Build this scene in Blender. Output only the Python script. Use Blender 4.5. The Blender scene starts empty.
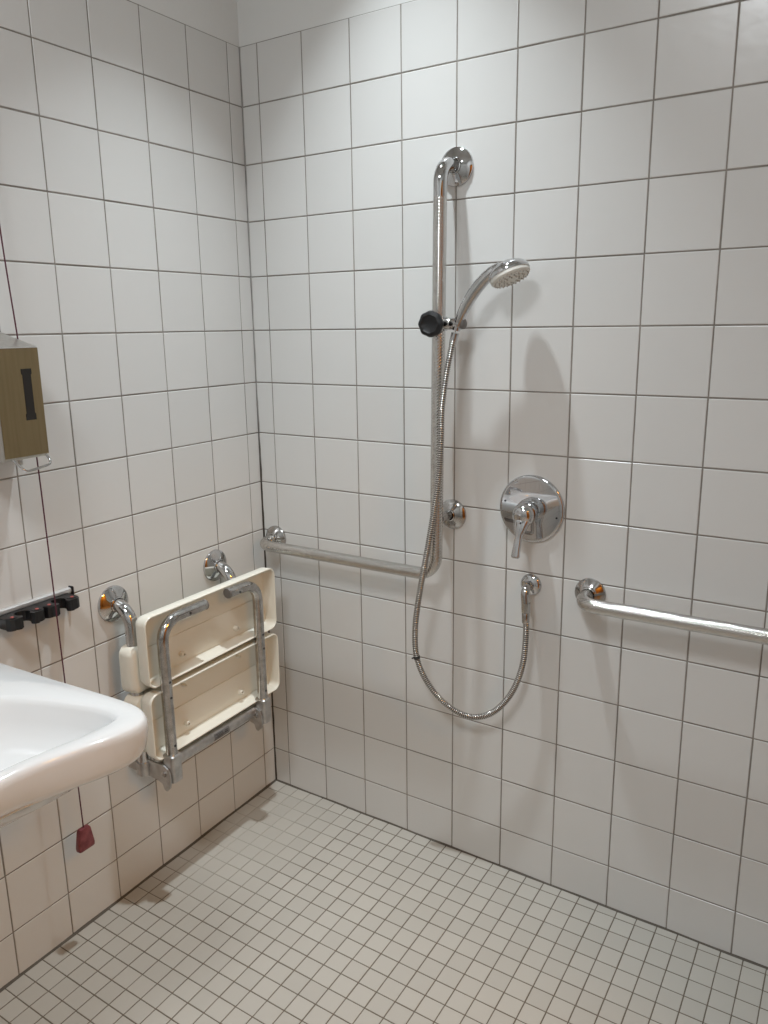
import bpy, bmesh, math, random
from mathutils import Vector, Matrix

random.seed(7)
PI = math.pi
COL = bpy.context.scene.collection
TILE_B, TILE_L, TILE_Z = 0.15138, 0.15066, 0.15      # tile pitch on the back wall, left wall, and vertically
OFF_B, OFF_L, TOP = 0.0610, 0.0506, 2.2191           # first joints from the corner, top edge of the tiling
LEAN = 0.02993                                       # the left wall is not quite square to the back wall
CEIL = 2.88
ROOM_X, ROOM_Y = 2.05, 3.30
LROT = -PI / 2 + LEAN

# ------------------------------------------------------------------ materials
def mat(name, color, rough=0.5, metal=0.0, coat=0.0, ior=1.5, sss=0.0):
    m = bpy.data.materials.new(name); m.use_nodes = True
    b = m.node_tree.nodes['Principled BSDF']
    b.inputs['Base Color'].default_value = (*color, 1)
    b.inputs['Roughness'].default_value = rough
    b.inputs['Metallic'].default_value = metal
    b.inputs['Coat Weight'].default_value = coat
    b.inputs['IOR'].default_value = ior
    return m

def nodes(m):
    return m.node_tree.nodes, m.node_tree.links, m.node_tree.nodes['Principled BSDF']

def noise_bump(m, scale, strength, dist=0.001, detail=3):
    N, Lk, b = nodes(m)
    tc = N.new('ShaderNodeTexCoord'); n = N.new('ShaderNodeTexNoise'); bp = N.new('ShaderNodeBump')
    n.inputs['Scale'].default_value = scale; n.inputs['Detail'].default_value = detail
    bp.inputs['Strength'].default_value = strength; bp.inputs['Distance'].default_value = dist
    Lk.new(tc.outputs['Object'], n.inputs['Vector']); Lk.new(n.outputs['Fac'], bp.inputs['Height'])
    Lk.new(bp.outputs['Normal'], b.inputs['Normal'])

def noise_color(m, c1, c2, scale, rough=None, lo=0.35, hi=0.65, stretch=None):
    N, Lk, b = nodes(m)
    tc = N.new('ShaderNodeTexCoord'); n = N.new('ShaderNodeTexNoise'); r = N.new('ShaderNodeValToRGB')
    n.inputs['Scale'].default_value = scale; n.inputs['Detail'].default_value = 4
    r.color_ramp.elements[0].position = lo; r.color_ramp.elements[1].position = hi
    r.color_ramp.elements[0].color = (*c1, 1); r.color_ramp.elements[1].color = (*c2, 1)
    if stretch:
        mp = N.new('ShaderNodeMapping'); mp.inputs['Scale'].default_value = stretch
        Lk.new(tc.outputs['Object'], mp.inputs['Vector']); Lk.new(mp.outputs['Vector'], n.inputs['Vector'])
    else:
        Lk.new(tc.outputs['Object'], n.inputs['Vector'])
    Lk.new(n.outputs['Fac'], r.inputs['Fac']); Lk.new(r.outputs['Color'], b.inputs['Base Color'])
    if rough:
        q = N.new('ShaderNodeMapRange'); q.inputs['To Min'].default_value = rough[0]; q.inputs['To Max'].default_value = rough[1]
        Lk.new(n.outputs['Fac'], q.inputs['Value']); Lk.new(q.outputs['Result'], b.inputs['Roughness'])

def tile_mat(name, color, rough, vary=0.05, bump=0.02):
    """glazed tile: a little different from tile to tile (random value stored per tile)"""
    m = mat(name, color, rough)
    N, Lk, b = nodes(m)
    at = N.new('ShaderNodeAttribute'); at.attribute_name = 'tile_value'
    hsv = N.new('ShaderNodeHueSaturation'); hsv.inputs['Color'].default_value = (*color, 1)
    mr = N.new('ShaderNodeMapRange'); mr.inputs['To Min'].default_value = 1 - vary; mr.inputs['To Max'].default_value = 1 + vary
    Lk.new(at.outputs['Fac'], mr.inputs['Value']); Lk.new(mr.outputs['Result'], hsv.inputs['Value'])
    Lk.new(hsv.outputs['Color'], b.inputs['Base Color'])
    tc = N.new('ShaderNodeTexCoord'); n = N.new('ShaderNodeTexNoise'); bp = N.new('ShaderNodeBump')
    n.inputs['Scale'].default_value = 26; n.inputs['Detail'].default_value = 2
    bp.inputs['Strength'].default_value = bump; bp.inputs['Distance'].default_value = 0.004
    Lk.new(tc.outputs['Object'], n.inputs['Vector']); Lk.new(n.outputs['Fac'], bp.inputs['Height'])
    Lk.new(bp.outputs['Normal'], b.inputs['Normal'])
    return m

M = {}
M['tile'] = tile_mat('white_glazed_tile', (0.70, 0.695, 0.675), 0.23, 0.018, 0.10)
M['grout'] = mat('grey_grout', (0.27, 0.25, 0.22), 0.9)
noise_color(M['grout'], (0.21, 0.19, 0.165), (0.31, 0.285, 0.255), 9)
M['plaster'] = mat('white_plaster', (0.76, 0.76, 0.74), 0.85)
noise_bump(M['plaster'], 60, 0.25, 0.002)
M['floor_tile'] = tile_mat('small_floor_tile', (0.475, 0.452, 0.405), 0.42, 0.035, 0.05)
M['door_wood'] = mat('oak_door', (0.40, 0.20, 0.065), 0.4)
noise_color(M['door_wood'], (0.44, 0.23, 0.05), (0.56, 0.32, 0.085), 6, stretch=(6, 6, 0.5))
M['panel'] = mat('added_corridor_panelling', (0.5, 0.33, 0.13), 0.5)  # for the added corridor, so its bounced light turns warm
noise_color(M['panel'], (0.46, 0.29, 0.11), (0.58, 0.39, 0.17), 5, stretch=(6, 6, 0.5))
M['chrome'] = mat('polished_chrome', (0.60, 0.60, 0.61), 0.07, 1.0)
noise_color(M['chrome'], (0.52, 0.52, 0.52), (0.64, 0.64, 0.65), 30, rough=(0.03, 0.10))
M['mirror'] = mat('mirror_chrome', (0.62, 0.62, 0.63), 0.025, 1.0)
M['worn_chrome'] = mat('worn_chrome', (0.72, 0.71, 0.70), 0.15, 1.0)
noise_color(M['worn_chrome'], (0.40, 0.385, 0.37), (0.58, 0.57, 0.56), 45, rough=(0.06, 0.2))
M['steel'] = mat('brushed_steel', (0.62, 0.60, 0.57), 0.32, 1.0)
noise_color(M['steel'], (0.50, 0.48, 0.45), (0.60, 0.58, 0.54), 30, rough=(0.26, 0.34), stretch=(4, 4, 0.3))
M['warm_reflection_steel'] = mat('brushed_steel_painted_warm_reflection', (0.40, 0.32, 0.19), 0.4, 1.0)  # brown tint is warm light mirrored in the front, painted into the colour
noise_color(M['warm_reflection_steel'], (0.31, 0.245, 0.14), (0.345, 0.275, 0.16), 26, rough=(0.34, 0.44), stretch=(6, 6, 0.3))
M['dull_metal'] = mat('dull_zinc_bracket', (0.42, 0.41, 0.40), 0.42, 1.0)
noise_color(M['dull_metal'], (0.46, 0.45, 0.44), (0.62, 0.61, 0.60), 40, rough=(0.3, 0.5))
M['hose'] = mat('hose_metal', (0.66, 0.64, 0.61), 0.2, 1.0)
M['hose_groove'] = mat('hose_groove', (0.13, 0.12, 0.11), 0.5, 0.8)
M['alu'] = mat('aluminium_profile', (0.78, 0.78, 0.78), 0.38, 0.85)
M['black'] = mat('black_plastic', (0.007, 0.007, 0.008), 0.42)
noise_bump(M['black'], 120, 0.15, 0.001)
M['grey_plastic'] = mat('grey_plastic', (0.16, 0.15, 0.14), 0.4)
M['cream'] = mat('cream_plastic', (0.84, 0.81, 0.71), 0.32)
M['white_plastic'] = mat('white_plastic', (0.74, 0.72, 0.66), 0.4)
M['nozzle'] = mat('clear_nozzle', (0.55, 0.54, 0.50), 0.25)
M['ceramic'] = mat('white_sanitary_ceramic', (0.80, 0.82, 0.83), 0.08, coat=0.5)
M['red'] = mat('dark_red_plastic', (0.27, 0.035, 0.05), 0.35)
noise_color(M['red'], (0.15, 0.026, 0.034), (0.25, 0.06, 0.068), 60)
M['red_dot'] = mat('faded_red_plastic', (0.40, 0.10, 0.09), 0.5)
M['cord'] = mat('dark_red_cord', (0.085, 0.016, 0.030), 0.7)
M['slot'] = mat('smoked_window', (0.014, 0.011, 0.009), 0.45)
M['label'] = mat('printed_metal_label', (0.20, 0.195, 0.19), 0.45, 0.3)
M['ink'] = mat('dark_ink', (0.03, 0.03, 0.03), 0.5)

# mould-stained silicone in the corner and along the floor
M['seal'] = mat('stained_silicone', (0.3, 0.28, 0.25), 0.6)
def seal_nodes():
    N, Lk, b = nodes(M['seal'])
    tc = N.new('ShaderNodeTexCoord'); sp = N.new('ShaderNodeSeparateXYZ'); Lk.new(tc.outputs['Object'], sp.inputs[0])
    n = N.new('ShaderNodeTexNoise'); n.inputs['Scale'].default_value = 14; Lk.new(tc.outputs['Object'], n.inputs['Vector'])
    mr = N.new('ShaderNodeMapRange')                       # mould grows where the water runs, below about 1.2 m
    mr.inputs['From Min'].default_value = 1.35; mr.inputs['From Max'].default_value = 1.0
    Lk.new(sp.outputs['Z'], mr.inputs['Value'])
    ad = N.new('ShaderNodeMath'); ad.operation = 'MULTIPLY_ADD'; ad.inputs[1].default_value = 0.9; ad.inputs[2].default_value = -0.35
    Lk.new(n.outputs['Fac'], ad.inputs[0])
    s = N.new('ShaderNodeMath'); s.operation = 'ADD'; s.use_clamp = True
    Lk.new(mr.outputs['Result'], s.inputs[0]); Lk.new(ad.outputs[0], s.inputs[1])
    r = N.new('ShaderNodeValToRGB')
    r.color_ramp.elements[0].color = (0.36, 0.35, 0.33, 1); r.color_ramp.elements[1].color = (0.055, 0.045, 0.035, 1)
    Lk.new(s.outputs[0], r.inputs['Fac']); Lk.new(r.outputs['Color'], b.inputs['Base Color'])
seal_nodes()
M['floor_seal'] = mat('dirty_floor_joint', (0.10, 0.085, 0.068), 0.75)

# floor grout, paler where lime and soap have silted it up near the left corner
M['floor_grout'] = mat('floor_grout', (0.2, 0.17, 0.13), 0.9)
def floor_grout_nodes():
    N, Lk, b = nodes(M['floor_grout'])
    tc = N.new('ShaderNodeTexCoord')
    n = N.new('ShaderNodeTexNoise'); n.inputs['Scale'].default_value = 7; n.inputs['Detail'].default_value = 4
    Lk.new(tc.outputs['Object'], n.inputs['Vector'])
    mp = N.new('ShaderNodeMapping'); mp.inputs['Location'].default_value = (-0.13, 0.24, 0)
    mp.vector_type = 'POINT'; Lk.new(tc.outputs['Object'], mp.inputs['Vector'])
    sc = N.new('ShaderNodeVectorMath'); sc.operation = 'MULTIPLY'; sc.inputs[1].default_value = (1 / 0.20, 1 / 0.36, 0)
    Lk.new(mp.outputs['Vector'], sc.inputs[0])
    ln = N.new('ShaderNodeVectorMath'); ln.operation = 'LENGTH'; Lk.new(sc.outputs[0], ln.inputs[0])
    a = N.new('ShaderNodeMath'); a.operation = 'MULTIPLY_ADD'; a.inputs[1].default_value = 1.0
    Lk.new(n.outputs['Fac'], a.inputs[0]); Lk.new(ln.outputs['Value'], a.inputs[2])
    r = N.new('ShaderNodeValToRGB')
    r.color_ramp.elements[0].position = 0.9 / 2.5; r.color_ramp.elements[0].color = (0.40, 0.38, 0.33, 1)
    r.color_ramp.elements[1].position = 1.7 / 2.5; r.color_ramp.elements[1].color = (0.15, 0.125, 0.095, 1)
    dv = N.new('ShaderNodeMath'); dv.operation = 'DIVIDE'; dv.inputs[1].default_value = 2.5
    Lk.new(a.outputs[0], dv.inputs[0]); Lk.new(dv.outputs[0], r.inputs['Fac']); Lk.new(r.outputs['Color'], b.inputs['Base Color'])
floor_grout_nodes()

# hammered grip surface of the rails: rows of small dimples, from the tube's own UVs (metres)
def grip(name, c1, c2, strength):
    m = mat(name, c1, 0.09, 1.0)
    N, Lk, b = nodes(m)
    uv = N.new('ShaderNodeUVMap'); sp = N.new('ShaderNodeSeparateXYZ'); Lk.new(uv.outputs['UV'], sp.inputs[0])
    outs = []
    for ax, k in (('X', 2 * PI / 0.0069), ('Y', 2 * PI / 0.0075)):
        q = N.new('ShaderNodeMath'); q.operation = 'MULTIPLY'; q.inputs[1].default_value = k
        s = N.new('ShaderNodeMath'); s.operation = 'SINE'
        Lk.new(sp.outputs[ax], q.inputs[0]); Lk.new(q.outputs[0], s.inputs[0]); outs.append(s)
    p = N.new('ShaderNodeMath'); p.operation = 'MULTIPLY'
    Lk.new(outs[0].outputs[0], p.inputs[0]); Lk.new(outs[1].outputs[0], p.inputs[1])
    bp = N.new('ShaderNodeBump'); bp.inputs['Strength'].default_value = strength; bp.inputs['Distance'].default_value = 0.00032
    Lk.new(p.outputs[0], bp.inputs['Height']); Lk.new(bp.outputs['Normal'], b.inputs['Normal'])
    n = N.new('ShaderNodeTexNoise'); n.inputs['Scale'].default_value = 60
    r = N.new('ShaderNodeValToRGB'); r.color_ramp.elements[0].color = (*c2, 1); r.color_ramp.elements[1].color = (*c1, 1)
    r.color_ramp.elements[0].position = .3; r.color_ramp.elements[1].position = .6
    Lk.new(n.outputs['Fac'], r.inputs['Fac']); Lk.new(r.outputs['Color'], b.inputs['Base Color'])
    return m
M['grip'] = grip('dimpled_steel_grip', (0.66, 0.645, 0.62), (0.50, 0.485, 0.46), 1.0)

# ------------------------------------------------------------------ helpers
def obj(name, bm, mats, parent=None, smooth=True, recalc=True, angle=None):
    if recalc: bmesh.ops.recalc_face_normals(bm, faces=bm.faces[:])
    me = bpy.data.meshes.new(name); bm.to_mesh(me); bm.free()
    for m in (mats if isinstance(mats, (list, tuple)) else [mats]): me.materials.append(m)
    if smooth:
        me.polygons.foreach_set('use_smooth', [True] * len(me.polygons))
        me.set_sharp_from_angle(angle=math.radians(angle or 35))
    o = bpy.data.objects.new(name, me); COL.objects.link(o)
    if parent: o.parent = parent
    return o

def thing(name, label, cat, loc=(0, 0, 0), rotz=0, group=None):
    o = bpy.data.objects.new(name, None); COL.objects.link(o)
    o.empty_display_size = 0.05
    o.location = loc; o.rotation_euler = (0, 0, rotz)
    o['label'] = label; o['category'] = cat
    if group: o['group'] = group
    return o

def rebase(root, loc):
    """move the Empty to the thing's base without moving what hangs on it"""
    off = Vector(loc)
    root.location = Matrix.Rotation(root.rotation_euler.z, 4, 'Z') @ off + root.location
    for c in root.children:
        c.location = c.location - off

def structure(o):
    o['kind'] = 'structure'; return o

def box(bm, lo, hi, bevel=0.0, seg=2, mi=0):
    r = bmesh.ops.create_cube(bm, size=1)
    c = [(a + b) / 2 for a, b in zip(lo, hi)]; s = [b - a for a, b in zip(lo, hi)]
    for v in r['verts']: v.co = Vector([c[i] + v.co[i] * s[i] for i in range(3)])
    fs = set(f for v in r['verts'] for f in v.link_faces)
    if bevel:
        es = list(set(e for v in r['verts'] for e in v.link_edges))
        g = bmesh.ops.bevel(bm, geom=es, offset=bevel, segments=seg, affect='EDGES', profile=0.5)
        fs = set(f for f in fs if f.is_valid) | set(g['faces'])
    for f in fs: f.material_index = mi
    return list(fs)

def frame_for(d, ref=None):
    d = d.normalized()
    ref = ref or (Vector((0, 0, 1)) if abs(d.z) < 0.9 else Vector((1, 0, 0)))
    x = ref.cross(d).normalized(); y = d.cross(x).normalized()
    return x, y

def sweep(bm, pts, rad, seg=24, caps=True, uv=True, ell=None, mi=0, mis=None):
    """tube along pts; parallel-transport frame; uv in metres; rad number or list; ell=(a,b) flattening"""
    pts = [Vector(p) for p in pts]; n = len(pts)
    rads = rad if isinstance(rad, (list, tuple)) else [rad] * n
    layer = bm.loops.layers.uv.verify() if uv else None
    tang = []
    for i in range(n):
        a = pts[max(i - 1, 0)]; b = pts[min(i + 1, n - 1)]; tang.append((b - a).normalized())
    x, y = frame_for(tang[0]); rings = []; L = 0; Ls = []
    for i in range(n):
        if i:
            ax = tang[i - 1].cross(tang[i]); an = tang[i - 1].angle(tang[i], 0)
            if ax.length > 1e-9: x = Matrix.Rotation(an, 3, ax.normalized()) @ x
            x = (x - tang[i] * x.dot(tang[i])).normalized()
            L += (pts[i] - pts[i - 1]).length
        y = tang[i].cross(x); Ls.append(L)
        ea, eb = ell[i] if ell else (1, 1)
        rings.append([bm.verts.new(pts[i] + (x * math.cos(2 * PI * k / seg) * ea + y * math.sin(2 * PI * k / seg) * eb) * rads[i]) for k in range(seg)])
    C = 2 * PI * max(rads)
    for i in range(n - 1):
        for k in range(seg):
            k2 = (k + 1) % seg
            f = bm.faces.new((rings[i][k], rings[i][k2], rings[i + 1][k2], rings[i + 1][k])); f.material_index = mis[i % len(mis)] if mis else mi
            if uv:
                for lp, (u, v) in zip(f.loops, ((k, i), (k + 1, i), (k + 1, i + 1), (k, i + 1))):
                    lp[layer].uv = (u / seg * C, Ls[v])
    if caps:
        f = bm.faces.new(list(reversed(rings[0]))); f.material_index = mi
        f = bm.faces.new(rings[-1]); f.material_index = mi
    return rings

def fillet(pts, radii, step=9):
    """polyline with rounded corners"""
    pts = [Vector(p) for p in pts]; out = [pts[0]]
    for i in range(1, len(pts) - 1):
        p, a, b = pts[i], (pts[i - 1] - pts[i]).normalized(), (pts[i + 1] - pts[i]).normalized()
        r = radii[i - 1]; th = a.angle(b); t = r / math.tan(th / 2)
        c = p + (a + b).normalized() * (r / math.sin(th / 2))
        s = p + a * t - c; e = p + b * t - c; ang = s.angle(e); ax = s.cross(e).normalized()
        for k in range(step + 1):
            out.append(c + Matrix.Rotation(ang * k / step, 3, ax) @ s)
    out.append(pts[-1]); return out

def densify(pts, d):
    out = [pts[0]]
    for a, b in zip(pts, pts[1:]):
        n = max(1, int((b - a).length / d))
        for k in range(1, n + 1): out.append(a.lerp(b, k / n))
    return out

def catmull(pts, n=12):
    pts = [Vector(p) for p in pts]; P = [pts[0] * 2 - pts[1]] + pts + [pts[-1] * 2 - pts[-2]]; out = []
    for i in range(1, len(P) - 2):
        a, b, c, d = P[i - 1:i + 3]
        for k in range(n):
            t = k / n
            out.append(0.5 * ((2 * b) + (c - a) * t + (2 * a - 5 * b + 4 * c - d) * t * t + (3 * b - a - 3 * c + d) * t ** 3))
    out.append(pts[-1]); return out

def resample(pts, d):
    L = [0]
    for a, b in zip(pts, pts[1:]): L.append(L[-1] + (b - a).length)
    n = int(L[-1] / d); out = []; j = 0
    for i in range(n + 1):
        s = L[-1] * i / n
        while j < len(L) - 2 and L[j + 1] < s: j += 1
        t = (s - L[j]) / max(1e-9, L[j + 1] - L[j]); out.append(pts[j].lerp(pts[j + 1], t))
    return out

def lathe(bm, prof, origin, axis, seg=48, mod=None, mi=0):
    """prof: list of (r, h) along axis"""
    o = Vector(origin); ax = Vector(axis).normalized(); x, y = frame_for(ax); rings = []
    for r, h in prof:
        if r < 1e-6: rings.append([bm.verts.new(o + ax * h)]); continue
        rings.append([bm.verts.new(o + ax * h + (x * math.cos(2 * PI * k / seg) + y * math.sin(2 * PI * k / seg)) * (r * (mod(k / seg, h) if mod else 1))) for k in range(seg)])
    for a, b in zip(rings, rings[1:]):
        for k in range(seg):
            k2 = (k + 1) % seg
            if len(a) == 1 and len(b) == 1: continue
            if len(a) == 1: f = bm.faces.new((a[0], b[k2], b[k]))
            elif len(b) == 1: f = bm.faces.new((a[k], a[k2], b[0]))
            else: f = bm.faces.new((a[k], a[k2], b[k2], b[k]))
            f.material_index = mi

def rrect(a0, a1, b0, b1, r, n=7):
    out = []
    r = max(r, 0.0005)
    for cx, cy, st in ((a1 - r, b1 - r, 0), (a0 + r, b1 - r, PI / 2), (a0 + r, b0 + r, PI), (a1 - r, b0 + r, 1.5 * PI)):
        for k in range(n + 1):
            t = st + PI / 2 * k / n; out.append((cx + r * math.cos(t), cy + r * math.sin(t)))
    return out

def loft(bm, rings, cap0=True, cap1=True, mi=0):
    R = [[bm.verts.new(p) for p in ring] for ring in rings]; n = len(R[0])
    for a, b in zip(R, R[1:]):
        for k in range(n):
            k2 = (k + 1) % n; f = bm.faces.new((a[k], a[k2], b[k2], b[k])); f.material_index = mi
    if cap0: bm.faces.new(list(reversed(R[0]))).material_index = mi
    if cap1: bm.faces.new(R[-1]).material_index = mi
    return R

# ------------------------------------------------------------------ the room shell
def tiled_plane(name, ulines, vlines, to3, mats, joint, depth=0.0022, tilt=0.0, bevel=0.0016, extra=None, back=0.05, ubound=None, vbound=None):
    """real tiles with rounded edges standing proud of a grout bed; to3(u, v, h) places a point h in front of the tile face"""
    bm = bmesh.new(); tl = bm.faces.layers.float.new('tile_value')
    hj = joint / 2
    for u0, u1 in zip(ulines, ulines[1:]):
        for v0, v1 in zip(vlines, vlines[1:]):
            if u1 - u0 < 0.006 or v1 - v0 < 0.006: continue
            a0, a1, b0, b1 = u0 + hj, u1 - hj, v0 + hj, v1 - hj
            jit = [random.uniform(-0.0003, 0.0003) for _ in range(4)]
            a0 += jit[0]; a1 += jit[1]; b0 += jit[2]; b1 += jit[3]
            tu, tv = random.gauss(0, tilt), random.gauss(0, tilt); cu, cv = (a0 + a1) / 2, (b0 + b1) / 2
            val = random.random(); rings = []
            for ins, h in ((0, -depth), (bevel * .15, -bevel * .5), (bevel * .5, -bevel * .15), (bevel, 0)):
                rings.append([bm.verts.new(to3(u, v, h + tu * (u - cu) + tv * (v - cv))) for u, v in ((a0 + ins, b0 + ins), (a1 - ins, b0 + ins), (a1 - ins, b1 - ins), (a0 + ins, b1 - ins))])
            fs = []
            for p, q in zip(rings, rings[1:]):
                for k in range(4): fs.append(bm.faces.new((p[k], p[(k + 1) % 4], q[(k + 1) % 4], q[k])))
            fs.append(bm.faces.new(rings[-1]))
            for f in fs: f[tl] = val; f.material_index = 0
    ub = ubound or (ulines[0], ulines[-1]); vb = vbound or (vlines[0], vlines[-1])
    g = []
    for h in (-depth * 0.62, -back):
        g.append([bm.verts.new(to3(u, v, h)) for u, v in ((ub[0], vb[0]), (ub[1], vb[0]), (ub[1], vb[1]), (ub[0], vb[1]))])
    bm.faces.new(g[0]).material_index = 1; bm.faces.new(g[1]).material_index = 1
    for k in range(4): bm.faces.new((g[0][k], g[0][(k + 1) % 4], g[1][(k + 1) % 4], g[1][k])).material_index = 1
    if extra: extra(bm)
    bmesh.ops.recalc_face_normals(bm, faces=bm.faces[:])
    return structure(obj(name, bm, mats, smooth=False, recalc=False))

def lines(first, pitch, end, start=0.0):
    out = [start]; x = first
    while x < end - 0.004:
        if x > start + 0.004: out.append(x)
        x += pitch
    out.append(end); return out

Z1 = TOP - TILE_Z
zl = sorted([0.0] + [Z1 - k * TILE_Z for k in range(14)] + [TOP])
WM = [M['tile'], M['grout'], M['plaster'], M['ink']]

def plaster_box(lo, hi):
    def add(bm): box(bm, lo, hi, mi=2)
    return add

def ribbon(bm, pts, w, h_dir, mi):
    """a hairline crack lying on the tiles"""
    for (a, b) in zip(pts, pts[1:]):
        a, b = Vector(a), Vector(b); d = (b - a).normalized(); s = d.cross(h_dir).normalized() * w / 2
        f = bm.faces.new([bm.verts.new(p) for p in (a - s, a + s, b + s, b - s)]); f.material_index = mi

tiled_plane('wall_back', lines(OFF_B, TILE_B, ROOM_X), zl, lambda u, v, h: (u, -h, v), WM, 0.0029, tilt=0.0012,
            extra=plaster_box((-0.05, 0.0012, TOP), (ROOM_X + 0.1, 0.05, CEIL + .05)))

tl_ = Vector((math.sin(LEAN), -math.cos(LEAN), 0)); nl_ = Vector((math.cos(LEAN), math.sin(LEAN), 0))
def LP(s, o, z): return tl_ * s + nl_ * o + Vector((0, 0, z))
def left_extra(bm):
    R = [[bm.verts.new(LP(s, o, z)) for s, o in ((-0.05, -0.0012), (ROOM_Y + .05, -0.0012), (ROOM_Y + .05, -0.05), (-0.05, -0.05))] for z in (TOP, CEIL + .05)]
    bm.faces.new(R[0]).material_index = 2; bm.faces.new(R[1]).material_index = 2
    for k in range(4): bm.faces.new((R[0][k], R[0][(k + 1) % 4], R[1][(k + 1) % 4], R[1][k])).material_index = 2
    ribbon(bm, [LP(.652, .0008, .380), LP(.640, .0008, .383), LP(.634, .0008, .368), LP(.622, .0008, .376), LP(.604, .0008, .366)], .0016, nl_, 3)
tiled_plane('wall_left', lines(OFF_L, TILE_L, ROOM_Y), zl, lambda u, v, h: LP(u, h, v), WM, 0.0029, tilt=0.0012, extra=left_extra)
# right wall; doorway and wooden corridor are unseen, added to send in warm light
DY0, DY1, DH = 0.72, 1.74, 2.10
RW = lambda u, v, h: (ROOM_X - h, -u, v)
tiled_plane('wall_right', lines(0.07, TILE_B, DY0 - .02), zl, RW, WM, 0.0029, extra=plaster_box((ROOM_X + 0.001, -ROOM_Y - .05, TOP), (ROOM_X + .05, .05, CEIL + .05)))
tiled_plane('wall_right', lines(DY1 + .10, TILE_B, ROOM_Y, DY1 + .02), zl, RW, WM, 0.0029)
tiled_plane('wall_right', lines(DY0 + .07, TILE_B, DY1 + .02, DY0 - .02), [DH + .02, TOP], RW, WM, 0.0029)
CX = ROOM_X + 1.55
bm = bmesh.new(); box(bm, (CX, -3.4, 0), (CX + .05, .6, 2.6)); structure(obj('wall_added_corridor', bm, M['panel'], smooth=False))
bm = bmesh.new(); box(bm, (ROOM_X + .05, .1, 0), (CX, .15, 2.6)); structure(obj('wall_added_corridor', bm, M['panel'], smooth=False))
bm = bmesh.new(); box(bm, (ROOM_X + .05, -3.4, 0), (CX, -3.35, 2.6)); structure(obj('wall_added_corridor', bm, M['panel'], smooth=False))
bm = bmesh.new(); box(bm, (ROOM_X + .0, -3.4, 2.6), (CX + .05, .6, 2.65)); structure(obj('ceiling', bm, M['plaster'], smooth=False))
bm = bmesh.new(); box(bm, (ROOM_X + .0, -3.4, -.05), (CX + .05, .6, -.002)); structure(obj('floor', bm, M['panel'], smooth=False))
tiled_plane('wall_front', lines(0.09, TILE_B, ROOM_X + .1), zl, lambda u, v, h: (u, -ROOM_Y + h, v), WM, 0.0029,
            extra=plaster_box((-0.05, -ROOM_Y - .05, TOP), (ROOM_X + .1, -ROOM_Y - .001, CEIL + .05)))

FX = [0.0] + [0.0475 + 0.0501 * k for k in range(40)] + [ROOM_X + .02]
FY = [0.0, 0.0500, 0.1013, 0.1530, 0.2050] + [0.2050 + 0.0493 * k for k in range(1, 63)] + [ROOM_Y]
def floor_pt(u, v, h):
    """the little tiles were laid along the left wall and drift slightly against the back wall"""
    return (u + LEAN * v, -(v - 0.0205 * u * max(0, 1 - v / .85)), h)
tiled_plane('floor', FX, FY, floor_pt, [M['floor_tile'], M['floor_grout']], 0.0026, depth=0.0014, tilt=0.003, bevel=0.0008)

bm = bmesh.new(); box(bm, (-0.05, -ROOM_Y - 0.05, CEIL), (ROOM_X + 0.05, 0.05, CEIL + 0.06))
structure(obj('ceiling', bm, M['plaster'], smooth=False))

# sealant in the corner and along the floor
bm = bmesh.new()
zz = [0.0 + 0.02 * k for k in range(int(TOP / 0.02) + 1)] + [TOP]
def wj(z): return 0.0024 + 0.0016 * max(0, min(1, (1.28 - z) / .15)) + 0.0006 * math.sin(z * 37) + 0.0005 * math.sin(z * 91)
loft(bm, [[LP(0, wj(z), z) + Vector((0, -.0002, 0)), Vector((wj(z) * .75, -wj(z) * .75, z)), Vector((wj(z) + .001, -0.0002, z)), Vector((0, 0.004, z)), LP(0.001, -0.004, z)] for z in zz])
structure(obj('trim_1', bm, M['seal']))
bm = bmesh.new()
loft(bm, [[Vector((x, -.0042 - .001 * math.sin(x * 23), .0004)), Vector((x, -.0024, .0012)), Vector((x, -.0004, .0034 + .0008 * math.sin(x * 31))), Vector((x, .004, .004)), Vector((x, .004, -.004)), Vector((x, -.005, -.004))] for x in [0.03 * k for k in range(int(ROOM_X / .03) + 1)]])
structure(obj('trim_2', bm, M['floor_seal']))
bm = bmesh.new()
loft(bm, [[LP(x, .0062 + .0012 * math.sin(x * 19), .0004), LP(x, .0035, .0014), LP(x, .0004, .0040 + .0008 * math.sin(x * 27)), LP(x, -.004, .004), LP(x, -.004, -.004), LP(x, .005, -.004)] for x in [0.03 * k for k in range(int(ROOM_Y / .03) + 1)]])
structure(obj('trim_3', bm, M['floor_seal']))

# door frame, and the leaf standing open in the added corridor
door = bpy.data.objects.new('door_1', None); COL.objects.link(door); structure(door)
door.location = (ROOM_X, -(DY0 + DY1) / 2, 0)
hw = (DY1 - DY0) / 2
bm = bmesh.new(); box(bm, (0.07, -hw - .02, 0.01), (1.03, -hw + .02, DH - .01), 0.002)
structure(obj('door_leaf', bm, M['door_wood'], door))
bm = bmesh.new()
box(bm, (-0.012, -hw - .06, 0), (.07, -hw, DH + .06), 0.003); box(bm, (-0.012, hw, 0), (.07, hw + .06, DH + .06), 0.003); box(bm, (-0.012, -hw, DH), (.07, hw, DH + .06), 0.003)
structure(obj('door_frame', bm, M['door_wood'], door))

# ------------------------------------------------------------------ rosettes and rails
def rosette(parent, at, axis, r, tube_r, name='wall_flange', m='chrome'):
    bm = bmesh.new()
    lathe(bm, [(0, 0.0002), (r, 0.0002), (r, 0.0035), (r * 0.985, 0.0055), (r * .93, 0.0075), (r * .72, 0.0125), (tube_r * 1.35, 0.0165), (tube_r * 1.22, 0.0175), (tube_r * 1.2, 0.021), (tube_r * 1.05, 0.0225), (tube_r * .98, 0.021)], at, axis, 56)
    o = obj(name, bm, M[m], parent)
    o.data.set_sharp_from_angle(angle=math.radians(28))
    return o

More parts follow.
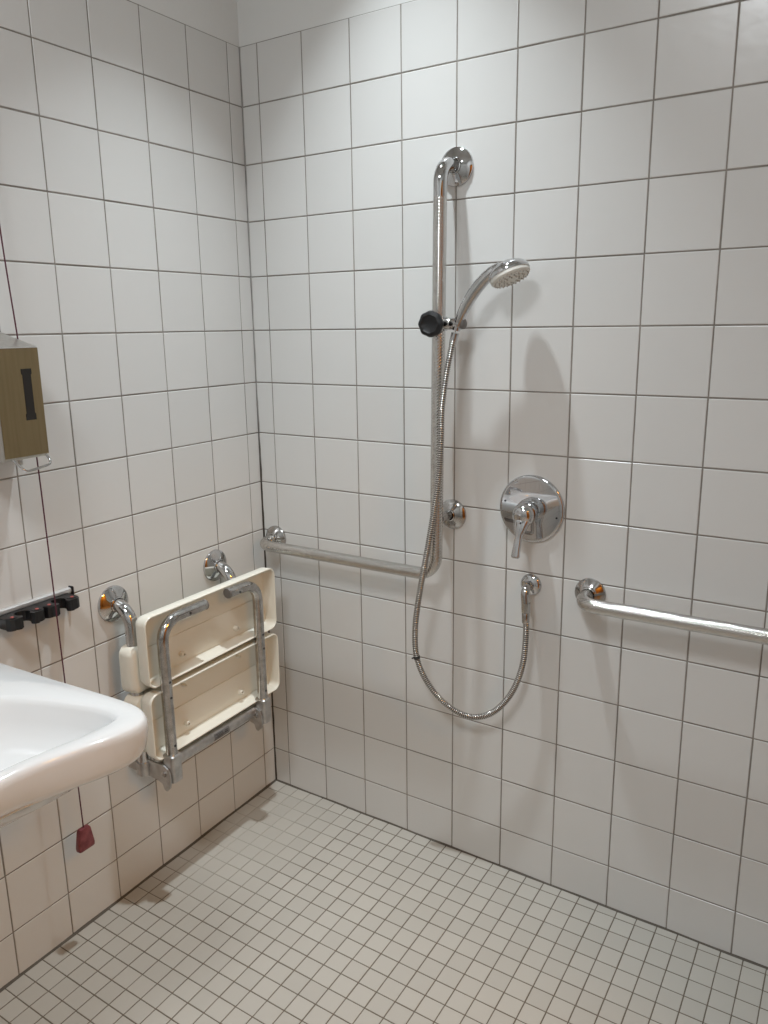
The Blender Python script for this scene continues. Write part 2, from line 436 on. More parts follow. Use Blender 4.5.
def y_wall(x, z): return (x, 0, z)

rail = thing('grab_rail', 'L-shaped dimpled steel grab rail running up past the shower head and across to the corner', 'grab rail')
RR = 0.0163; D = 0.08
VXT, VXB = 0.6685, 0.6575
path = fillet([(0.052, -0.010, 0.848), (0.052, -D, 0.846), (VXB, -D, 0.8465), (VXT, -D, 1.8416), (VXT, -0.010, 1.8416)], [0.045, 0.055, 0.045], 12)
smooth_end = 1.8416 - 0.06
pts = densify(path, 0.03)
ib = [i for i, p in enumerate(pts) if p.z < smooth_end or p.x < 0.4][-1]
bm = bmesh.new(); sweep(bm, pts[:ib + 1], RR, 28)
obj('grip_tube', bm, M['grip'], rail)
bm = bmesh.new(); sweep(bm, pts[ib:], RR * 1.002, 28)
obj('upper_elbow', bm, M['chrome'], rail)
bm = bmesh.new(); sweep(bm, [(0.6625, -0.008, 0.9965), (0.6605, -0.0665, 0.9965)], 0.0125, 24)
obj('support_post', bm, M['worn_chrome'], rail)
rosette(rail, y_wall(0.052, 0.848), (0, -1, 0), 0.038, RR, m='worn_chrome')
rosette(rail, y_wall(VXT, 1.8416), (0, -1, 0), 0.044, RR)
rosette(rail, y_wall(0.6639, 0.9955), (0, -1, 0), 0.039, 0.0125, m='worn_chrome')
rebase(rail, (0.36, 0, 0.847))

rail2 = thing('grab_rail', 'straight horizontal dimpled steel grab rail to the right of the mixer, running out of view', 'grab rail')
path = fillet([(1.0382, -0.010, 0.8425), (1.0382, -D, 0.8405), (1.74, -D, 0.845), (1.74, -0.010, 0.845)], [0.042, 0.042], 12)
pts = densify(path, 0.03); bm = bmesh.new(); sweep(bm, pts, 0.0168, 28); obj('grip_tube', bm, M['grip'], rail2)
rosette(rail2, y_wall(1.0395, 0.843), (0, -1, 0), 0.038, 0.0168, m='worn_chrome')
rosette(rail2, y_wall(1.74, 0.845), (0, -1, 0), 0.038, 0.0168, m='worn_chrome')
rebase(rail2, (1.0382, 0, 0.843))

# ------------------------------------------------------------------ slider that holds the hand shower
HZ = 1.480; BX = VXB + (VXT - VXB) * (HZ - 0.8585) / (1.8416 - 0.8585)
hold = thing('shower_holder', 'chrome sliding shower holder with a black lobed knob clamped on the upright rail', 'shower holder')
bm = bmesh.new()
lathe(bm, [(RR + .0005, -0.0165), (RR + .0045, -0.0165), (RR + .0055, -0.014), (RR + .0055, 0.014), (RR + .0045, 0.0165), (RR + .0005, 0.0165)], (BX, -D, HZ), (0, 0, 1), 40)
obj('clamp_sleeve', bm, M['chrome'], hold)
bm = bmesh.new()
lathe(bm, [(0.0, 0.0), (0.0140, 0.0), (0.0140, 0.018), (0.0134, 0.019), (0.0140, 0.020), (0.0140, 0.030), (0.0150, 0.031), (0.0150, 0.042), (0.0138, 0.044), (0.0, 0.044)], (BX + RR - 0.001, -D, HZ), (1, 0, -0.02), 32)
obj('holder_arm', bm, M['worn_chrome'], hold)
bm = bmesh.new()
lathe(bm, [(0.0, 0.0), (0.011, 0.0), (0.012, 0.002), (0.0115, 0.009), (0.007, 0.012), (0, 0.0125)], (BX + RR + 0.0445, -D, HZ - .001), (1, 0, -0.02), 32)
obj('end_cap', bm, M['grey_plastic'], hold)['label'] = 'dark end cap'
bm = bmesh.new()
lathe(bm, [(0.0, 0.0), (0.010, 0.0), (0.010, 0.016), (0.0, 0.016)], (BX, -D - RR - 0.003, HZ), (0, -1, 0), 24)
obj('knob_stem', bm, M['grey_plastic'], hold)
bm = bmesh.new()
lob = lambda t, h: 1 + 0.03 * math.cos(8 * 2 * PI * t)
lathe(bm, [(0.0, 0.0), (0.021, 0.0), (0.0275, 0.003), (0.030, 0.007), (0.030, 0.016), (0.0275, 0.0205), (0.021, 0.0225), (0.018, 0.0205), (0.0, 0.0205)], (BX, -D - RR - 0.012, HZ), (0.12, -1, 0), 96, lob)
obj('knob', bm, M['black'], hold)['label'] = 'black lobed clamping knob'
rebase(hold, (BX, -D, HZ))

# ------------------------------------------------------------------ hand shower
hs = thing('hand_shower', 'chrome hand shower with a white spray face resting in the holder', 'shower head')
SD = 0.084
hx0 = BX + RR + 0.037
hp = catmull([(0.7135, -SD, 1.4650), (0.7210, -SD, 1.4860), (0.7400, -SD, 1.5220), (0.7680, -SD, 1.5600), (0.8000, -SD, 1.5890), (0.826, -SD, 1.6015)], 8)
n = len(hp); rr = []; el = []
for i in range(n):
    t = i / (n - 1)
    r = 0.0100 + 0.0045 * math.sin(min(1, t / .6) * PI / 2) ** 2
    if t > .6: r = 0.0145 - (t - .6) * 0.004
    rr.append(r); w = 1 + max(0, t - .55) * 1.4; el.append((w, 1.0 - max(0, t - .62) * 1.5))
bm = bmesh.new(); sweep(bm, hp, rr, 28, ell=None)
obj('handle', bm, M['chrome'], hs, angle=50)
HC = Vector((0.8465, -0.084, 1.5885)); HN = Vector((0.42, -0.07, -0.90)).normalized()
bm = bmesh.new()
lathe(bm, [(0, -0.026), (0.014, -0.0255), (0.027, -0.022), (0.038, -0.0155), (0.0455, -0.007), (0.0475, 0.0), (0.0470, 0.0035), (0.0455, 0.0035), (0.0, 0.003)], HC, HN, 56)
obj('head_shell', bm, M['chrome'], hs, angle=60)
bm = bmesh.new()
lathe(bm, [(0.0, 0.003), (0.0455, 0.003), (0.0463, 0.005), (0.0458, 0.011), (0.0425, 0.0145), (0.034, 0.0158), (0.0, 0.0162)], HC, HN, 56)
face = obj('spray_face', bm, M['white_plastic'], hs); face['label'] = 'off-white spray face'
hxv, hyv = frame_for(HN)
for rad, cnt in ((0.039, 24), (0.029, 16), (0.018, 10)):
    for k in range(cnt):
        a = 2 * PI * (k + .3) / cnt
        bm = bmesh.new(); lathe(bm, [(0.0019, 0.0), (0.0017, 0.0035), (0.0009, 0.0042), (0, 0.0042)], HC + (hxv * math.cos(a) + hyv * math.sin(a)) * rad + HN * (0.0152 if rad < .035 else .0138), HN, 8)
        obj('spray_nozzle', bm, M['nozzle'], face)
rebase(hs, (hx0, -SD, 1.47))

# ------------------------------------------------------------------ hose
hose = thing('shower_hose', 'coiled metal shower hose hanging in a loop from the hand shower to the wall outlet', 'hose')
hpts = [(0.7095, -SD, 1.4500), (0.7040, -0.090, 1.418), (0.6985, -0.104, 1.36), (0.694, -0.116, 1.28), (0.692, -0.118, 1.19), (0.685, -0.118, 1.10), (0.668, -0.117, 1.00), (0.648, -0.115, 0.90), (0.627, -0.112, 0.80),
        (0.608, -0.102, 0.70), (0.606, -0.092, 0.615), (0.628, -0.078, 0.545), (0.676, -0.066, 0.488), (0.743, -0.058, 0.463), (0.808, -0.054, 0.487), (0.860, -0.050, 0.552), (0.889, -0.047, 0.635), (0.896, -0.046, 0.72), (0.894, -0.046, 0.777)]
hp = resample(catmull(hpts, 16), 0.00135)
prof = [0.0076, 0.0083, 0.0076, 0.0052]
bm = bmesh.new(); sweep(bm, hp, [prof[i % 4] for i in range(len(hp))], 14, uv=False, mis=(0, 0, 1, 1))
obj('metal_coil', bm, [M['hose'], M['hose_groove']], hose, angle=80)
bm = bmesh.new()
i0 = min(range(len(hp)), key=lambda i: abs(hp[i].z - 0.612) + (0 if hp[i].x < .65 else 9))
sweep(bm, hp[i0 - 3:i0 + 3], 0.0092, 14, uv=False)
sweep(bm, [hp[i0] + Vector((-.006, -.003, 0)), hp[i0] + Vector((-.013, -.004, -.004))], 0.002, 8, uv=False)
obj('tape_band', bm, M['ink'], hose)['label'] = 'black tie around the hose'
bm = bmesh.new(); d0 = (Vector((0.7135, -SD, 1.465)) - hp[0]).normalized()
lathe(bm, [(0, -0.022), (0.0082, -0.022), (0.0088, -0.018), (0.0098, -0.004), (0.0098, 0.009), (0, 0.010)], hp[0], d0, 24)
obj('upper_nut', bm, M['chrome'], hose)
bm = bmesh.new(); sweep(bm, [hp[-1] + Vector((0, 0, -.024)), hp[-1] + Vector((0, 0, -.021)), hp[-1] + Vector((0, 0, 0.001)), hp[-1] + Vector((0, 0, 0.003))], [0.0082, 0.0092, 0.0098, 0.0085], 20)
obj('lower_nut', bm, M['worn_chrome'], hose)
rebase(hose, tuple(hp[-1]))

# wall outlet elbow
ou = thing('hose_outlet', 'small round chrome wall outlet elbow under the mixer where the hose connects', 'wall outlet')
OX, OZ = 0.8875, 0.8395
bm = bmesh.new()
lathe(bm, [(0, 0.0002), (0.0275, 0.0002), (0.0275, 0.003), (0.0262, 0.006), (0.021, 0.0095), (0.0125, 0.012), (0.0118, 0.016), (0.0, 0.016)], (OX, 0, OZ), (0, -1, 0), 44)
obj('rosette', bm, M['chrome'], ou)
bm = bmesh.new()
sweep(bm, fillet([(OX, -0.012, OZ), (OX + .002, -0.046, OZ), (0.894, -0.046, 0.7815)], [0.016], 8), 0.0105, 24)
obj('elbow', bm, M['worn_chrome'], ou)
bm = bmesh.new(); sweep(bm, [(0.894, -0.046, .806), (0.894, -0.046, .7815)], 0.0113, 8)
obj('connector_nut', bm, M['worn_chrome'], ou, angle=20)
rebase(ou, (OX, 0, OZ))

# ------------------------------------------------------------------ mixer
mx = thing('shower_mixer', 'round chrome concealed shower mixer plate with a single downward lever', 'shower mixer')
MX, MZ = 0.8830, 1.0345
bm = bmesh.new()
lathe(bm, [(0, 0.0002), (0.0845, 0.0002), (0.0845, 0.004), (0.083, 0.0065), (0.080, 0.0080), (0.076, 0.0084), (0.0, 0.0086)], (MX, 0, MZ), (0, -1, 0), 80)
pl = obj('cover_plate', bm, M['mirror'], mx)
for a in (math.radians(168), math.radians(-12)):
    bm = bmesh.new(); lathe(bm, [(0.0025, 0.0), (0.0025, 0.0012), (0, 0.0014)], (MX + .069 * math.cos(a), -.0086, MZ + .069 * math.sin(a)), (0, -1, 0), 12)
    obj('screw_hole', bm, M['ink'], pl)
bm = bmesh.new()
lathe(bm, [(0, 0.008), (0.029, 0.008), (0.029, 0.022), (0.0275, 0.024), (0.0255, 0.0245), (0.0255, 0.028)], (MX, 0, MZ), (0, -1, 0), 48)
obj('collar', bm, M['chrome'], mx)
bm = bmesh.new()
lathe(bm, [(0.0275, 0.0), (0.0285, 0.001), (0.0285, 0.022), (0.0275, 0.030), (0.023, 0.039), (0.013, 0.0445), (0.0, 0.046)], (MX, -0.0265, MZ - .001), (0.0, -1, -0.20), 48)
obj('cap', bm, M['chrome'], mx, angle=60)
lv = catmull([(MX, -0.050, MZ - 0.010), (MX - .0005, -0.062, MZ - 0.026), (MX - .001, -0.071, MZ - 0.047), (MX - .002, -0.078, MZ - 0.070), (MX - .003, -0.084, MZ - 0.094), (MX - .003, -0.087, MZ - 0.106)], 6)
n = len(lv); bm = bmesh.new()
wid = [0.0088 + 0.0165 * max(0, 1 - (i / (n * .42))) ** .8 + 0.0022 * max(0, i / (n - 1) - .5) / .5 for i in range(n)]
thk = [0.0150 - 0.0085 * min(1, i / (n * .5)) for i in range(n)]
rings = []
for i in range(n):
    a = lv[max(0, i - 1)]; b = lv[min(n - 1, i + 1)]; d = (b - a).normalized(); x = Vector((1, 0, 0)); x = (x - d * x.dot(d)).normalized(); y = d.cross(x)
    e = 1 if i < n - 3 else {3: .97, 2: 0.86, 1: 0.60}[n - i]
    rings.append([lv[i] + x * wid[i] * e * math.copysign(abs(math.cos(t)) ** .75, math.cos(t)) + y * thk[i] * e * math.copysign(abs(math.sin(t)) ** .75, math.sin(t)) for t in [2 * PI * k / 28 for k in range(28)]])
loft(bm, rings)
obj('lever', bm, M['chrome'], mx, angle=55)
bm = bmesh.new(); lathe(bm, [(0, 0), (0.0032, 0), (0.0030, .0008), (0, .001)], (MX - .0005, -0.0765, MZ - 0.0190), (0, -1, .55), 16)
obj('temperature_mark', bm, M['worn_chrome'], mx)
rebase(mx, (MX, 0, MZ))

# ------------------------------------------------------------------ folding seat (local frame: x along the left wall, y away from it)
seat = thing('folding_shower_seat', 'cream plastic wall-mounted shower seat with chrome tubes, folded up beside the corner', 'shower seat', rotz=LROT)
S0, S1 = 0.2231, 0.5889
T0, T1 = 0.2110, 0.5680
for s, z in ((S0, 0.8115), (S1, 0.8105)):
    rosette(seat, (s, 0, z), (0, 1, 0), 0.046, 0.0168)
    bm = bmesh.new(); sweep(bm, densify(fillet([(s, 0.008, z), (s, 0.062, z - .001), (s, 0.062, 0.380)], [0.050], 12), .05), 0.0168, 24)
    obj('wall_tube', bm, M['chrome'], seat)

def slat(name, s0, s1, z0, z1, o_back, o_rim, parent, r=0.024, flip=False, feats=True):
    """open moulded tray: rounded closed back, thin rim, hollow inside"""
    sg = 1 if o_rim > o_back else -1; dpt = abs(o_rim - o_back)
    def ring(ins, h, rad):
        return [Vector((a, o_back + sg * h, b)) for a, b in rrect(s0 + ins, s1 - ins, z0 + ins, z1 - ins, rad)]
    bm = bmesh.new()
    loft(bm, [ring(.020, 0.0, r - .014), ring(.012, .0012, r - .010), ring(.006, .0045, r - .005), ring(.0022, .011, r - .001), ring(.001, .020, r), ring(.0, dpt - .002, r), ring(.0008, dpt - .0004, r), ring(.0028, dpt, r - .002), ring(.0042, dpt - .0012, r - .004),
              ring(.0052, dpt - .006, r - .005), ring(.0085, .016, r - .008), ring(.0125, .0085, r - .011), ring(.018, .007, r - .015)], True, True)
    if feats:
        zf = o_back + sg * .007; hz = z0 + (z1 - z0) * .40
        # stepped floor panel and the low ribs that cross it
        box(bm, (s0 + .016, min(zf, zf + sg * .003), z0 + .016), (s1 - .016, max(zf, zf + sg * .003), hz + .022), .0012)
    o = obj(name, bm, M['cream'], parent, angle=32)
    if feats:
        for s in (s0 + .145, s1 - .140):
            for zb, rb in ((z0 + .040, .0078), (z1 - .030, .004)):
                b2 = bmesh.new(); lathe(b2, [(rb, .004), (rb * .92, .019), (rb * .5, .0195), (rb * .45, .012), (0, .012)], (s, o_back + sg * .004, zb), (0, sg, 0), 20)
                obj('screw_boss', b2, M['cream'], o)
    return o

slat('seat_slat', 0.118, 0.611, 0.6125, 0.7995, 0.091, 0.1345, seat)
slat('seat_slat', 0.116, 0.613, 0.4160, 0.5965, 0.091, 0.1345, seat)
slat('backrest_slat', 0.120, 0.622, 0.5880, 0.7150, 0.0905, 0.044, seat, r=.024, feats=False)
slat('backrest_slat', 0.120, 0.622, 0.4230, 0.5830, 0.0905, 0.044, seat, r=.024, feats=False)
# notched bright ledges moulded on the lower rim of the upper slat
OT = 0.1450; TR = 0.0145
for s, sg, e in ((T1, -1, 0.419), (T0, 1, 0.329)):
    pth = fillet([(s, OT, 0.405), (s, OT, 0.7790), (e, OT, 0.7790 - (0.0 if sg < 0 else -.004))], [0.052], 14)
    bm = bmesh.new(); sweep(bm, densify(pth, .04), TR, 26)
    t = obj('support_tube', bm, M['worn_chrome'], seat)
    bm = bmesh.new(); lathe(bm, [(0, -0.002), (TR * 1.0, -0.002), (TR * 1.04, 0.0), (TR * .95, 0.0035), (0, 0.004)], pth[-1], (sg, 0, 0), 24)
    obj('end_plug', bm, M['grey_plastic'], t)['label'] = 'dark plastic plug in the tube end'
    for q in ((s, OT + TR - .0006, 0.625), (s, OT + TR - .0006, 0.583), (s, OT + TR - .0006, 0.452), (s + sg * .085, OT + TR - .0006, .779)):
        bm = bmesh.new(); lathe(bm, [(0, 0), (0.0036, 0), (0.0032, .0014), (0.0015, .002), (0, .0014)], q, (0, 1, 0), 12)
        obj('rivet', bm, M['ink'], t)
    # hinge socket
    bm = bmesh.new()
    lp = lambda z, g: [Vector((a, b, z)) for a, b in rrect(s - .0175 - g, s + .0175 + g, OT - .019 - g, OT + .019 + g, .008, 5)]
    loft(bm, [lp(.352, -.003), lp(.354, 0), lp(.424, 0), lp(.427, -.0025)])
    obj('hinge_socket', bm, M['dull_metal'], seat)
    # side arm plate from the wall tube to the hinge
    bm = bmesh.new(); x0, x1 = s + .0185, s + .0235
    prof = [(0.004, .358), (0.004, .398), (0.060, .402), (.135, .400), (.150, .394), (.157, .380), (.157, .352), (.153, .340), (.142, .330), (.134, .332), (.128, .348), (.108, .354)]
    R = loft(bm, [[Vector((x, a, b)) for a, b in prof] for x in (x0, x1)])
    arm = obj('side_arm', bm, M['dull_metal'], seat, smooth=False)
    bm = bmesh.new(); lathe(bm, [(0, 0), (.0075, 0), (.0075, .003), (.005, .0045), (0, .005)], (x1, OT - .008, .377), (1, 0, 0), 20)
    obj('pivot_bolt', bm, M['worn_chrome'], arm)
    bm = bmesh.new()
    lathe(bm, [(0, 0), (.019, 0), (.019, .036), (.0, .036)], (S0 if sg > 0 else S1, .062, .358), (0, 0, 1), 28)
    obj('tube_clamp', bm, M['dull_metal'], seat)
bm = bmesh.new(); sweep(bm, [(T1 + .018, .118, .386), (T0 - .016, .118, .386)], 0.0165, 28)
cb = obj('crossbar', bm, M['dull_metal'], seat)
bm = bmesh.new()
lr = []
for k in range(9):
    a = math.radians(-38 + 76 * k / 8); lr.append((0.118 + .0170 * math.cos(a), .386 + .0170 * math.sin(a)))
for (y0, z0), (y1, z1) in zip(lr, lr[1:]):
    bm.faces.new([bm.verts.new(p) for p in ((.345, y0, z0), (.405, y0, z0), (.405, y1, z1), (.345, y1, z1))])
lb = obj('rating_label', bm, M['label'], cb); lb['label'] = 'grey printed label'
bm = bmesh.new()
def onbar(a): return (0.118 + .0173 * math.cos(math.radians(a)), .386 + .0173 * math.sin(math.radians(a)))
for sa, sb, a0, a1 in ((.352, .364, -2, 22), (.370, .400, 20, 26), (.370, .396, 8, 13), (.370, .400, -6, -1), (.372, .392, -20, -15)):
    p, q = onbar(a0), onbar(a1)
    bm.faces.new([bm.verts.new(v) for v in ((sa, *p), (sb, *p), (sb, *q), (sa, *q))])
obj('print', bm, M['ink'], lb)
rebase(seat, (0.39, 0, 0.352))

# ------------------------------------------------------------------ washbasin
ba = thing('washbasin', 'white ceramic wheelchair-accessible washbasin with a rounded corner at the left edge', 'washbasin', rotz=LROT)
CS = 1.275; WZ = 0.82
def mirror_loop(half):
    return half + [(2 * CS - s, o) for s, o in reversed(half)]
outer = mirror_loop([(CS, 0.506), (1.19, 0.513), (1.12, 0.532), (1.06, 0.551), (1.013, 0.559), (0.979, 0.549), (0.956, 0.521), (0.947, 0.478), (0.947, 0.39), (0.952, 0.25), (0.957, 0.08), (0.958, 0.004), (0.966, 0.0), (1.05, 0.0), (1.2, 0)])
inner = mirror_loop([(CS, 0.474), (1.19, 0.479), (1.12, 0.491), (1.06, 0.504), (1.022, 0.508), (1.003, 0.499), (0.994, 0.478), (0.994, 0.445), (1.003, 0.40), (1.022, 0.335), (1.052, 0.265), (1.10, 0.21), (1.17, 0.178), (1.235, .17)])
C0 = Vector((CS, 0.34))
def by_angle(loop, n=144):
    L = [Vector(p) for p in loop]; out = []
    for k in range(n):
        t = 2 * PI * k / n; d = Vector((math.cos(t), math.sin(t))); best = None
        for a, b in zip(L, L[1:] + L[:1]):
            e = b - a; den = d.x * e.y - d.y * e.x
            if abs(den) < 1e-12: continue
            w = a - C0; tt = (w.x * e.y - w.y * e.x) / den; u = (w.x * d.y - w.y * d.x) / den
            if tt > 0 and -1e-6 <= u <= 1 + 1e-6: best = tt if best is None else max(best, tt)
        out.append(C0 + d * best)
    return out
def smooth_loop(loop, it=3):
    for _ in range(it): loop = [(loop[i - 1] + loop[i] * 2 + loop[(i + 1) % len(loop)]) / 4 for i in range(len(loop))]
    return loop
def cat2(loop, n=6):
    P = [Vector(p) for p in loop]; m = len(P); out = []
    for i in range(m):
        a, b, c, d = P[i - 1], P[i], P[(i + 1) % m], P[(i + 2) % m]
        for k in range(n):
            t = k / n; q = 0.5 * ((2 * b) + (c - a) * t + (2 * a - 5 * b + 4 * c - d) * t * t + (3 * b - a - 3 * c + d) * t ** 3)
            out.append((q.x, max(q.y, 0.0)))
    return out
O_ = by_angle(outer if False else cat2(outer)); I_ = smooth_loop(by_angle(cat2(inner)), 2)
def rg(loop, k, z, off=0):
    r = []
    for p in loop:
        v = p - C0; L = v.length; q = C0 + v * k + (v / L) * off; r.append(Vector((q.x, max(q.y, 0.0006), z)))
    return r
bm = bmesh.new()
loft(bm, [rg(O_, .12, .676), rg(O_, .38, .684), rg(O_, .58, .710), rg(O_, .74, .735), rg(O_, .84, .744), rg(O_, .90, .7475, 0), rg(O_, 1, .749, -.022), rg(O_, 1, .755, -.011), rg(O_, 1, .765, -.005), rg(O_, 1, .785, -.001), rg(O_, 1, .803), rg(O_, 1, .811, -.0015), rg(O_, 1, .8165, -.005), rg(O_, 1, .8195, -.010),
          rg(I_, 1, WZ, .012), rg(I_, 1, .8185, .006), rg(I_, 1, .815, .001), rg(I_, 1, .807, -.004), rg(I_, 1, .780, -.012), rg(I_, .95, .760, -.012), rg(I_, .88, .738, -.012), rg(I_, .76, .726, -.012), rg(I_, .45, .714), rg(I_, .10, .711)])
obj('basin', bm, M['ceramic'], ba, angle=60)
bm = bmesh.new(); lathe(bm, [(0, .001), (.021, .001), (.023, .0005), (.023, .0035), (.019, .005), (0, .0045)], (CS, .34, .7105), (0, 0, 1), 32)
obj('drain', bm, M['chrome'], ba)
bm = bmesh.new(); sweep(bm, fillet([(CS, .34, .670), (CS, .34, .50), (CS, .24, .50), (CS, .24, .58), (CS, .006, .58)], [.03, .03, .03, .03], 6), .016, 20)
obj('waste_pipe', bm, M['chrome'], ba)
bm = bmesh.new()
lathe(bm, [(0, 0), (.026, 0), (.026, .006), (.022, .010), (.020, .085), (.017, .095), (0, .097)], (CS, .095, WZ), (0, 0, 1), 32)
sweep(bm, [(CS, .10, .875), (CS, .17, .880), (CS, .235, .868), (CS, .24, .860)], [.013, .012, .011, .010], 20)
obj('tap', bm, M['chrome'], ba, angle=50)
bm = bmesh.new(); sweep(bm, [(CS, .095, .917), (CS, .13, .925), (CS, .20, .945)], [.012, .008, .006], 16)
obj('tap_lever', bm, M['chrome'], ba, angle=50)
rebase(ba, (CS, 0, 0.668))

# ------------------------------------------------------------------ soap dispenser
sd = thing('soap_dispenser', 'brushed steel wall soap dispenser with a dark level window and wire lever', 'soap dispenser', rotz=LROT)
A0, A1, DO = 0.806, 0.905, 0.120
bm = bmesh.new()
prof = [(0.0, 1.205), (DO - .004, 1.225), (DO, 1.229), (DO, 1.444), (DO - .001, 1.4465), (0.0, 1.477)]
loft(bm, [[Vector((x, a, b)) for a, b in prof] for x in (A0, A1)])
es = [e for e in bm.edges]
bmesh.ops.bevel(bm, geom=es, offset=.0016, segments=2, affect='EDGES')
obj('housing', bm, M['steel'], sd, smooth=True, angle=30)
bm = bmesh.new(); box(bm, (A0 - .0004, .100, 1.4445), (A1 + .0004, DO + .0012, 1.4467))
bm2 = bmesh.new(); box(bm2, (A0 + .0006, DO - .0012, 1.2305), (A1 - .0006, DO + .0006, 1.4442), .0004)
obj('front_cover', bm2, M['warm_reflection_steel'], sd, smooth=False)['label'] = 'brushed steel front cover with a warm reflection painted in'
ob = obj('top_seam', bm, M['alu'], sd, smooth=False)
bm = bmesh.new()
wx0, wx1 = .8285, .8475
loft(bm, [[Vector((a, y, b)) for a, b in [(wx0, 1.302), (wx0 - .002, 1.302), (wx0 - .002, 1.314), (wx0, 1.316), (wx0, 1.392), (wx0 - .002, 1.394), (wx0 - .002, 1.404), (wx1 + .002, 1.404), (wx1 + .002, 1.394), (wx1, 1.392), (wx1, 1.316), (wx1 + .002, 1.314), (wx1 + .002, 1.302)]] for y in (DO - .001, DO + .0012)])
obj('level_window', bm, M['slot'], sd, smooth=False)['label'] = 'dark level window'
bm = bmesh.new()
sweep(bm, fillet([(A0 + .008, DO - .008, 1.236), (A0 + .001, DO + .010, 1.209), (A1 - .034, DO + .012, 1.201), (A1 - .014, DO - .010, 1.234)], [.012, .012], 6), .0026, 12)
obj('wire_lever', bm, M['chrome'], sd)
bm = bmesh.new(); box(bm, (.848, .078, 1.209), (.860, .092, 1.232), .002)
obj('spout', bm, M['steel'], sd)
rebase(sd, (.855, 0, 1.205))

# ------------------------------------------------------------------ tool holder rail
tr = thing('tool_holder_rail', 'aluminium wall rail carrying black spring clips, above the washbasin', 'tool rail', rotz=LROT)
bm = bmesh.new()
pr = [(0.0005, .856), (.006, .856), (.007, .861), (.0045, .864), (.0045, .868), (.0045, .874), (.010, .877), (.0125, .882), (.012, .888), (.008, .890), (.0005, .890)]
loft(bm, [[Vector((x, a, b)) for a, b in pr] for x in (.711, 1.20)])
obj('rail_profile', bm, M['alu'], tr, smooth=False)
bm = bmesh.new(); box(bm, (.706, .0005, .846), (.7108, .016, .893), .002)
obj('end_cap', bm, M['black'], tr)['label'] = 'black end cap'
def clip(s):
    """block with two round mouths for broom handles, each open to the front"""
    bm = bmesh.new(); w = .045; zt, zb = .880, .856
    pl = [(-w, .006), (w, .006), (w, .046), (.041, .057), (.034, .061), (.014, .061), (.010, .054)]
    for k in range(11):
        t = math.radians(50 - (50 + 180 + 50) * k / 10); pl.append((.0 + .0165 * math.cos(t), .038 + .0160 * math.sin(t)))
    pl += [(-.010, .054), (-.014, .061), (-.034, .061), (-.041, .057), (-w, .046)]
    loft(bm, [[Vector((s + a, b, z)) for a, b in pl] for z in (zb, zt)])
    c = obj('spring_clip', bm, M['black'], tr, smooth=False); 
    for sg in (-1, 1):
        bm = bmesh.new(); sweep(bm, [(s + sg * .031, .044, zb - .003), (s + sg * .031, .044, zt + .001)], .012, 16)
        sweep(bm, [(s + sg * .021, .052, zb - .002), (s + sg * .021, .052, zt - .005)], .0095, 14)
        obj('jaw', bm, M['black'], c)
        bm = bmesh.new(); lathe(bm, [(0, 0), (.004, 0), (.0038, .0012), (0, .0016)], (s + sg * .030, .047, zt + .0012), (0, 0, 1), 14)
        obj('pivot_dot', bm, M['red_dot'], c)['label'] = 'faded red pivot dot'
    return c
clip(.767); clip(.858)
rebase(tr, (.95, 0, .856))

# ------------------------------------------------------------------ emergency pull cord
pc = thing('pull_cord', 'thin dark red emergency pull cord with a red plastic handle, hanging past the tool rail', 'pull cord', rotz=LROT)
CSX = .7965
cp = catmull([(CSX + .002, .026, CEIL), (CSX + .001, .028, 2.0), (CSX, .029, 1.70), (CSX - .0005, .045, 1.46), (CSX, .062, 1.24), (CSX, .067, 1.0), (CSX, .073, .60), (CSX, .078, .326)], 8)
bm = bmesh.new(); sweep(bm, cp, .0016, 10)
obj('string', bm, M['cord'], pc)
bm = bmesh.new()
def hr(z, w, d): return [Vector((CSX + a, .078 + b, z)) for a, b in rrect(-w, w, -d, d, .003, 3)]
loft(bm, [hr(.272, .019, .007), hr(.2735, .0215, .008), (hr(.281, .0222, .0085)), hr(.3225, .0160, .007), hr(.3275, .0130, .006), hr(.3285, .006, .003)])
obj('pull_handle', bm, M['red'], pc, angle=30)['label'] = 'dark red tapered handle'
rebase(pc, (CSX, .078, .272))

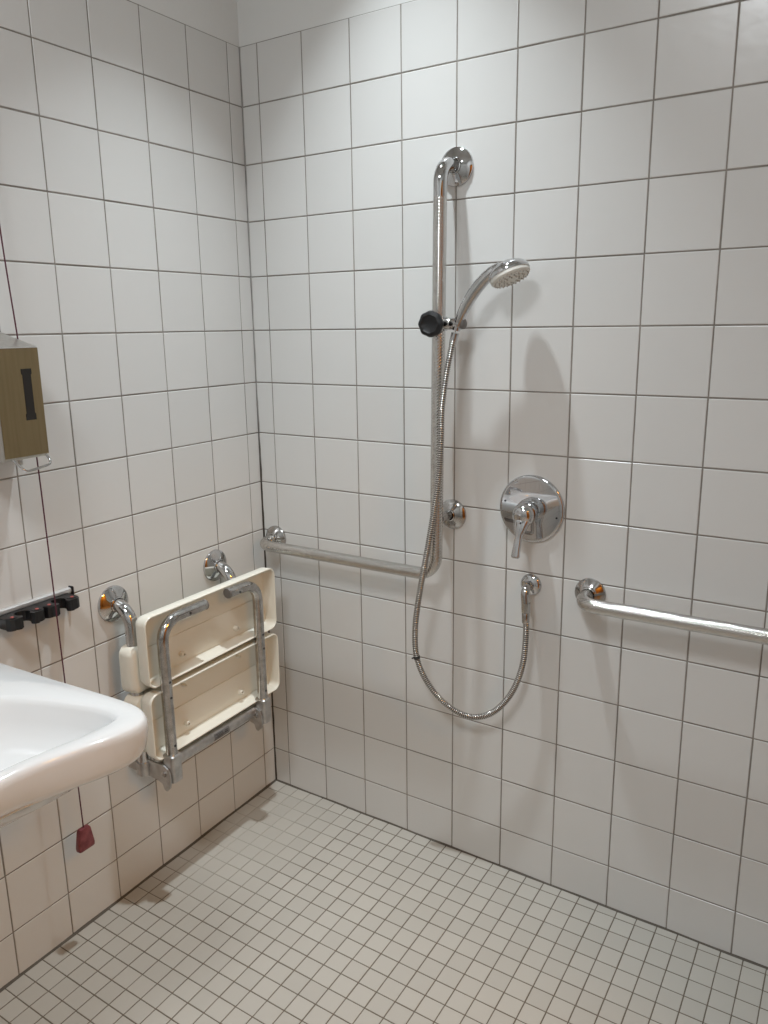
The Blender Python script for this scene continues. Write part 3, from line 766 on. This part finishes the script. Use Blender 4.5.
# ------------------------------------------------------------------ light
def area(name, loc, size, power, color, target=None, shape='DISK', spread=180):
    l = bpy.data.lights.new(name, 'AREA'); l.shape = shape; l.size = size; l.energy = power; l.color = color
    l.spread = math.radians(spread)
    o = bpy.data.objects.new(name, l); COL.objects.link(o); o.location = loc
    d = (Vector(target) - Vector(loc)) if target else Vector((0, 0, -1))
    o.rotation_euler = d.to_track_quat('-Z', 'Y').to_euler(); return o
area('shower_downlight', (0.57, -0.38, CEIL - 0.02), 0.07, 5.8, (0.86, 0.95, 1.0), spread=72)
area('ceiling_lamp', (1.05, -2.05, CEIL - 0.03), 0.55, 25.0, (0.90, 0.955, 1.0))
area('added_warm_lamp', (ROOM_X + 1.0, -1.25, 2.56), 0.5, 23.0, (1.0, 0.46, 0.06))  # unseen lamp, added to throw warm light onto the lower left

w = bpy.data.worlds.new('world'); bpy.context.scene.world = w; w.use_nodes = True
w.node_tree.nodes['Background'].inputs['Color'].default_value = (0.9, 0.95, 1, 1)
w.node_tree.nodes['Background'].inputs['Strength'].default_value = 0.05

# ------------------------------------------------------------------ camera (solved from the tile joints)
R = ((0.8384814547915442, 0.5447573101962795, -0.01372308122726634),
     (0.11356680201085345, -0.19931951951167223, -0.9733315522588715),
     (-0.5329647562941506, 0.8145619694838145, -0.22899206627952445))
cam = bpy.data.cameras.new('camera'); co = bpy.data.objects.new('camera', cam); COL.objects.link(co)
mt = Matrix(((R[0][0], -R[1][0], -R[2][0], 1.6162376957), (R[0][1], -R[1][1], -R[2][1], -1.7856068193), (R[0][2], -R[1][2], -R[2][2], 1.4770782202), (0, 0, 0, 1)))
co.matrix_world = mt
cam.sensor_fit = 'VERTICAL'; cam.sensor_height = 36; cam.sensor_width = 27; cam.lens = 790.96165 / 1024 * 36
cam.clip_start = 0.02
sc = bpy.context.scene; sc.camera = co
sc.view_settings.view_transform = 'Standard'; sc.view_settings.look = 'None'
sc.view_settings.gamma = 1; sc.view_settings.use_curve_mapping = False
sc.view_settings.exposure = 0.0
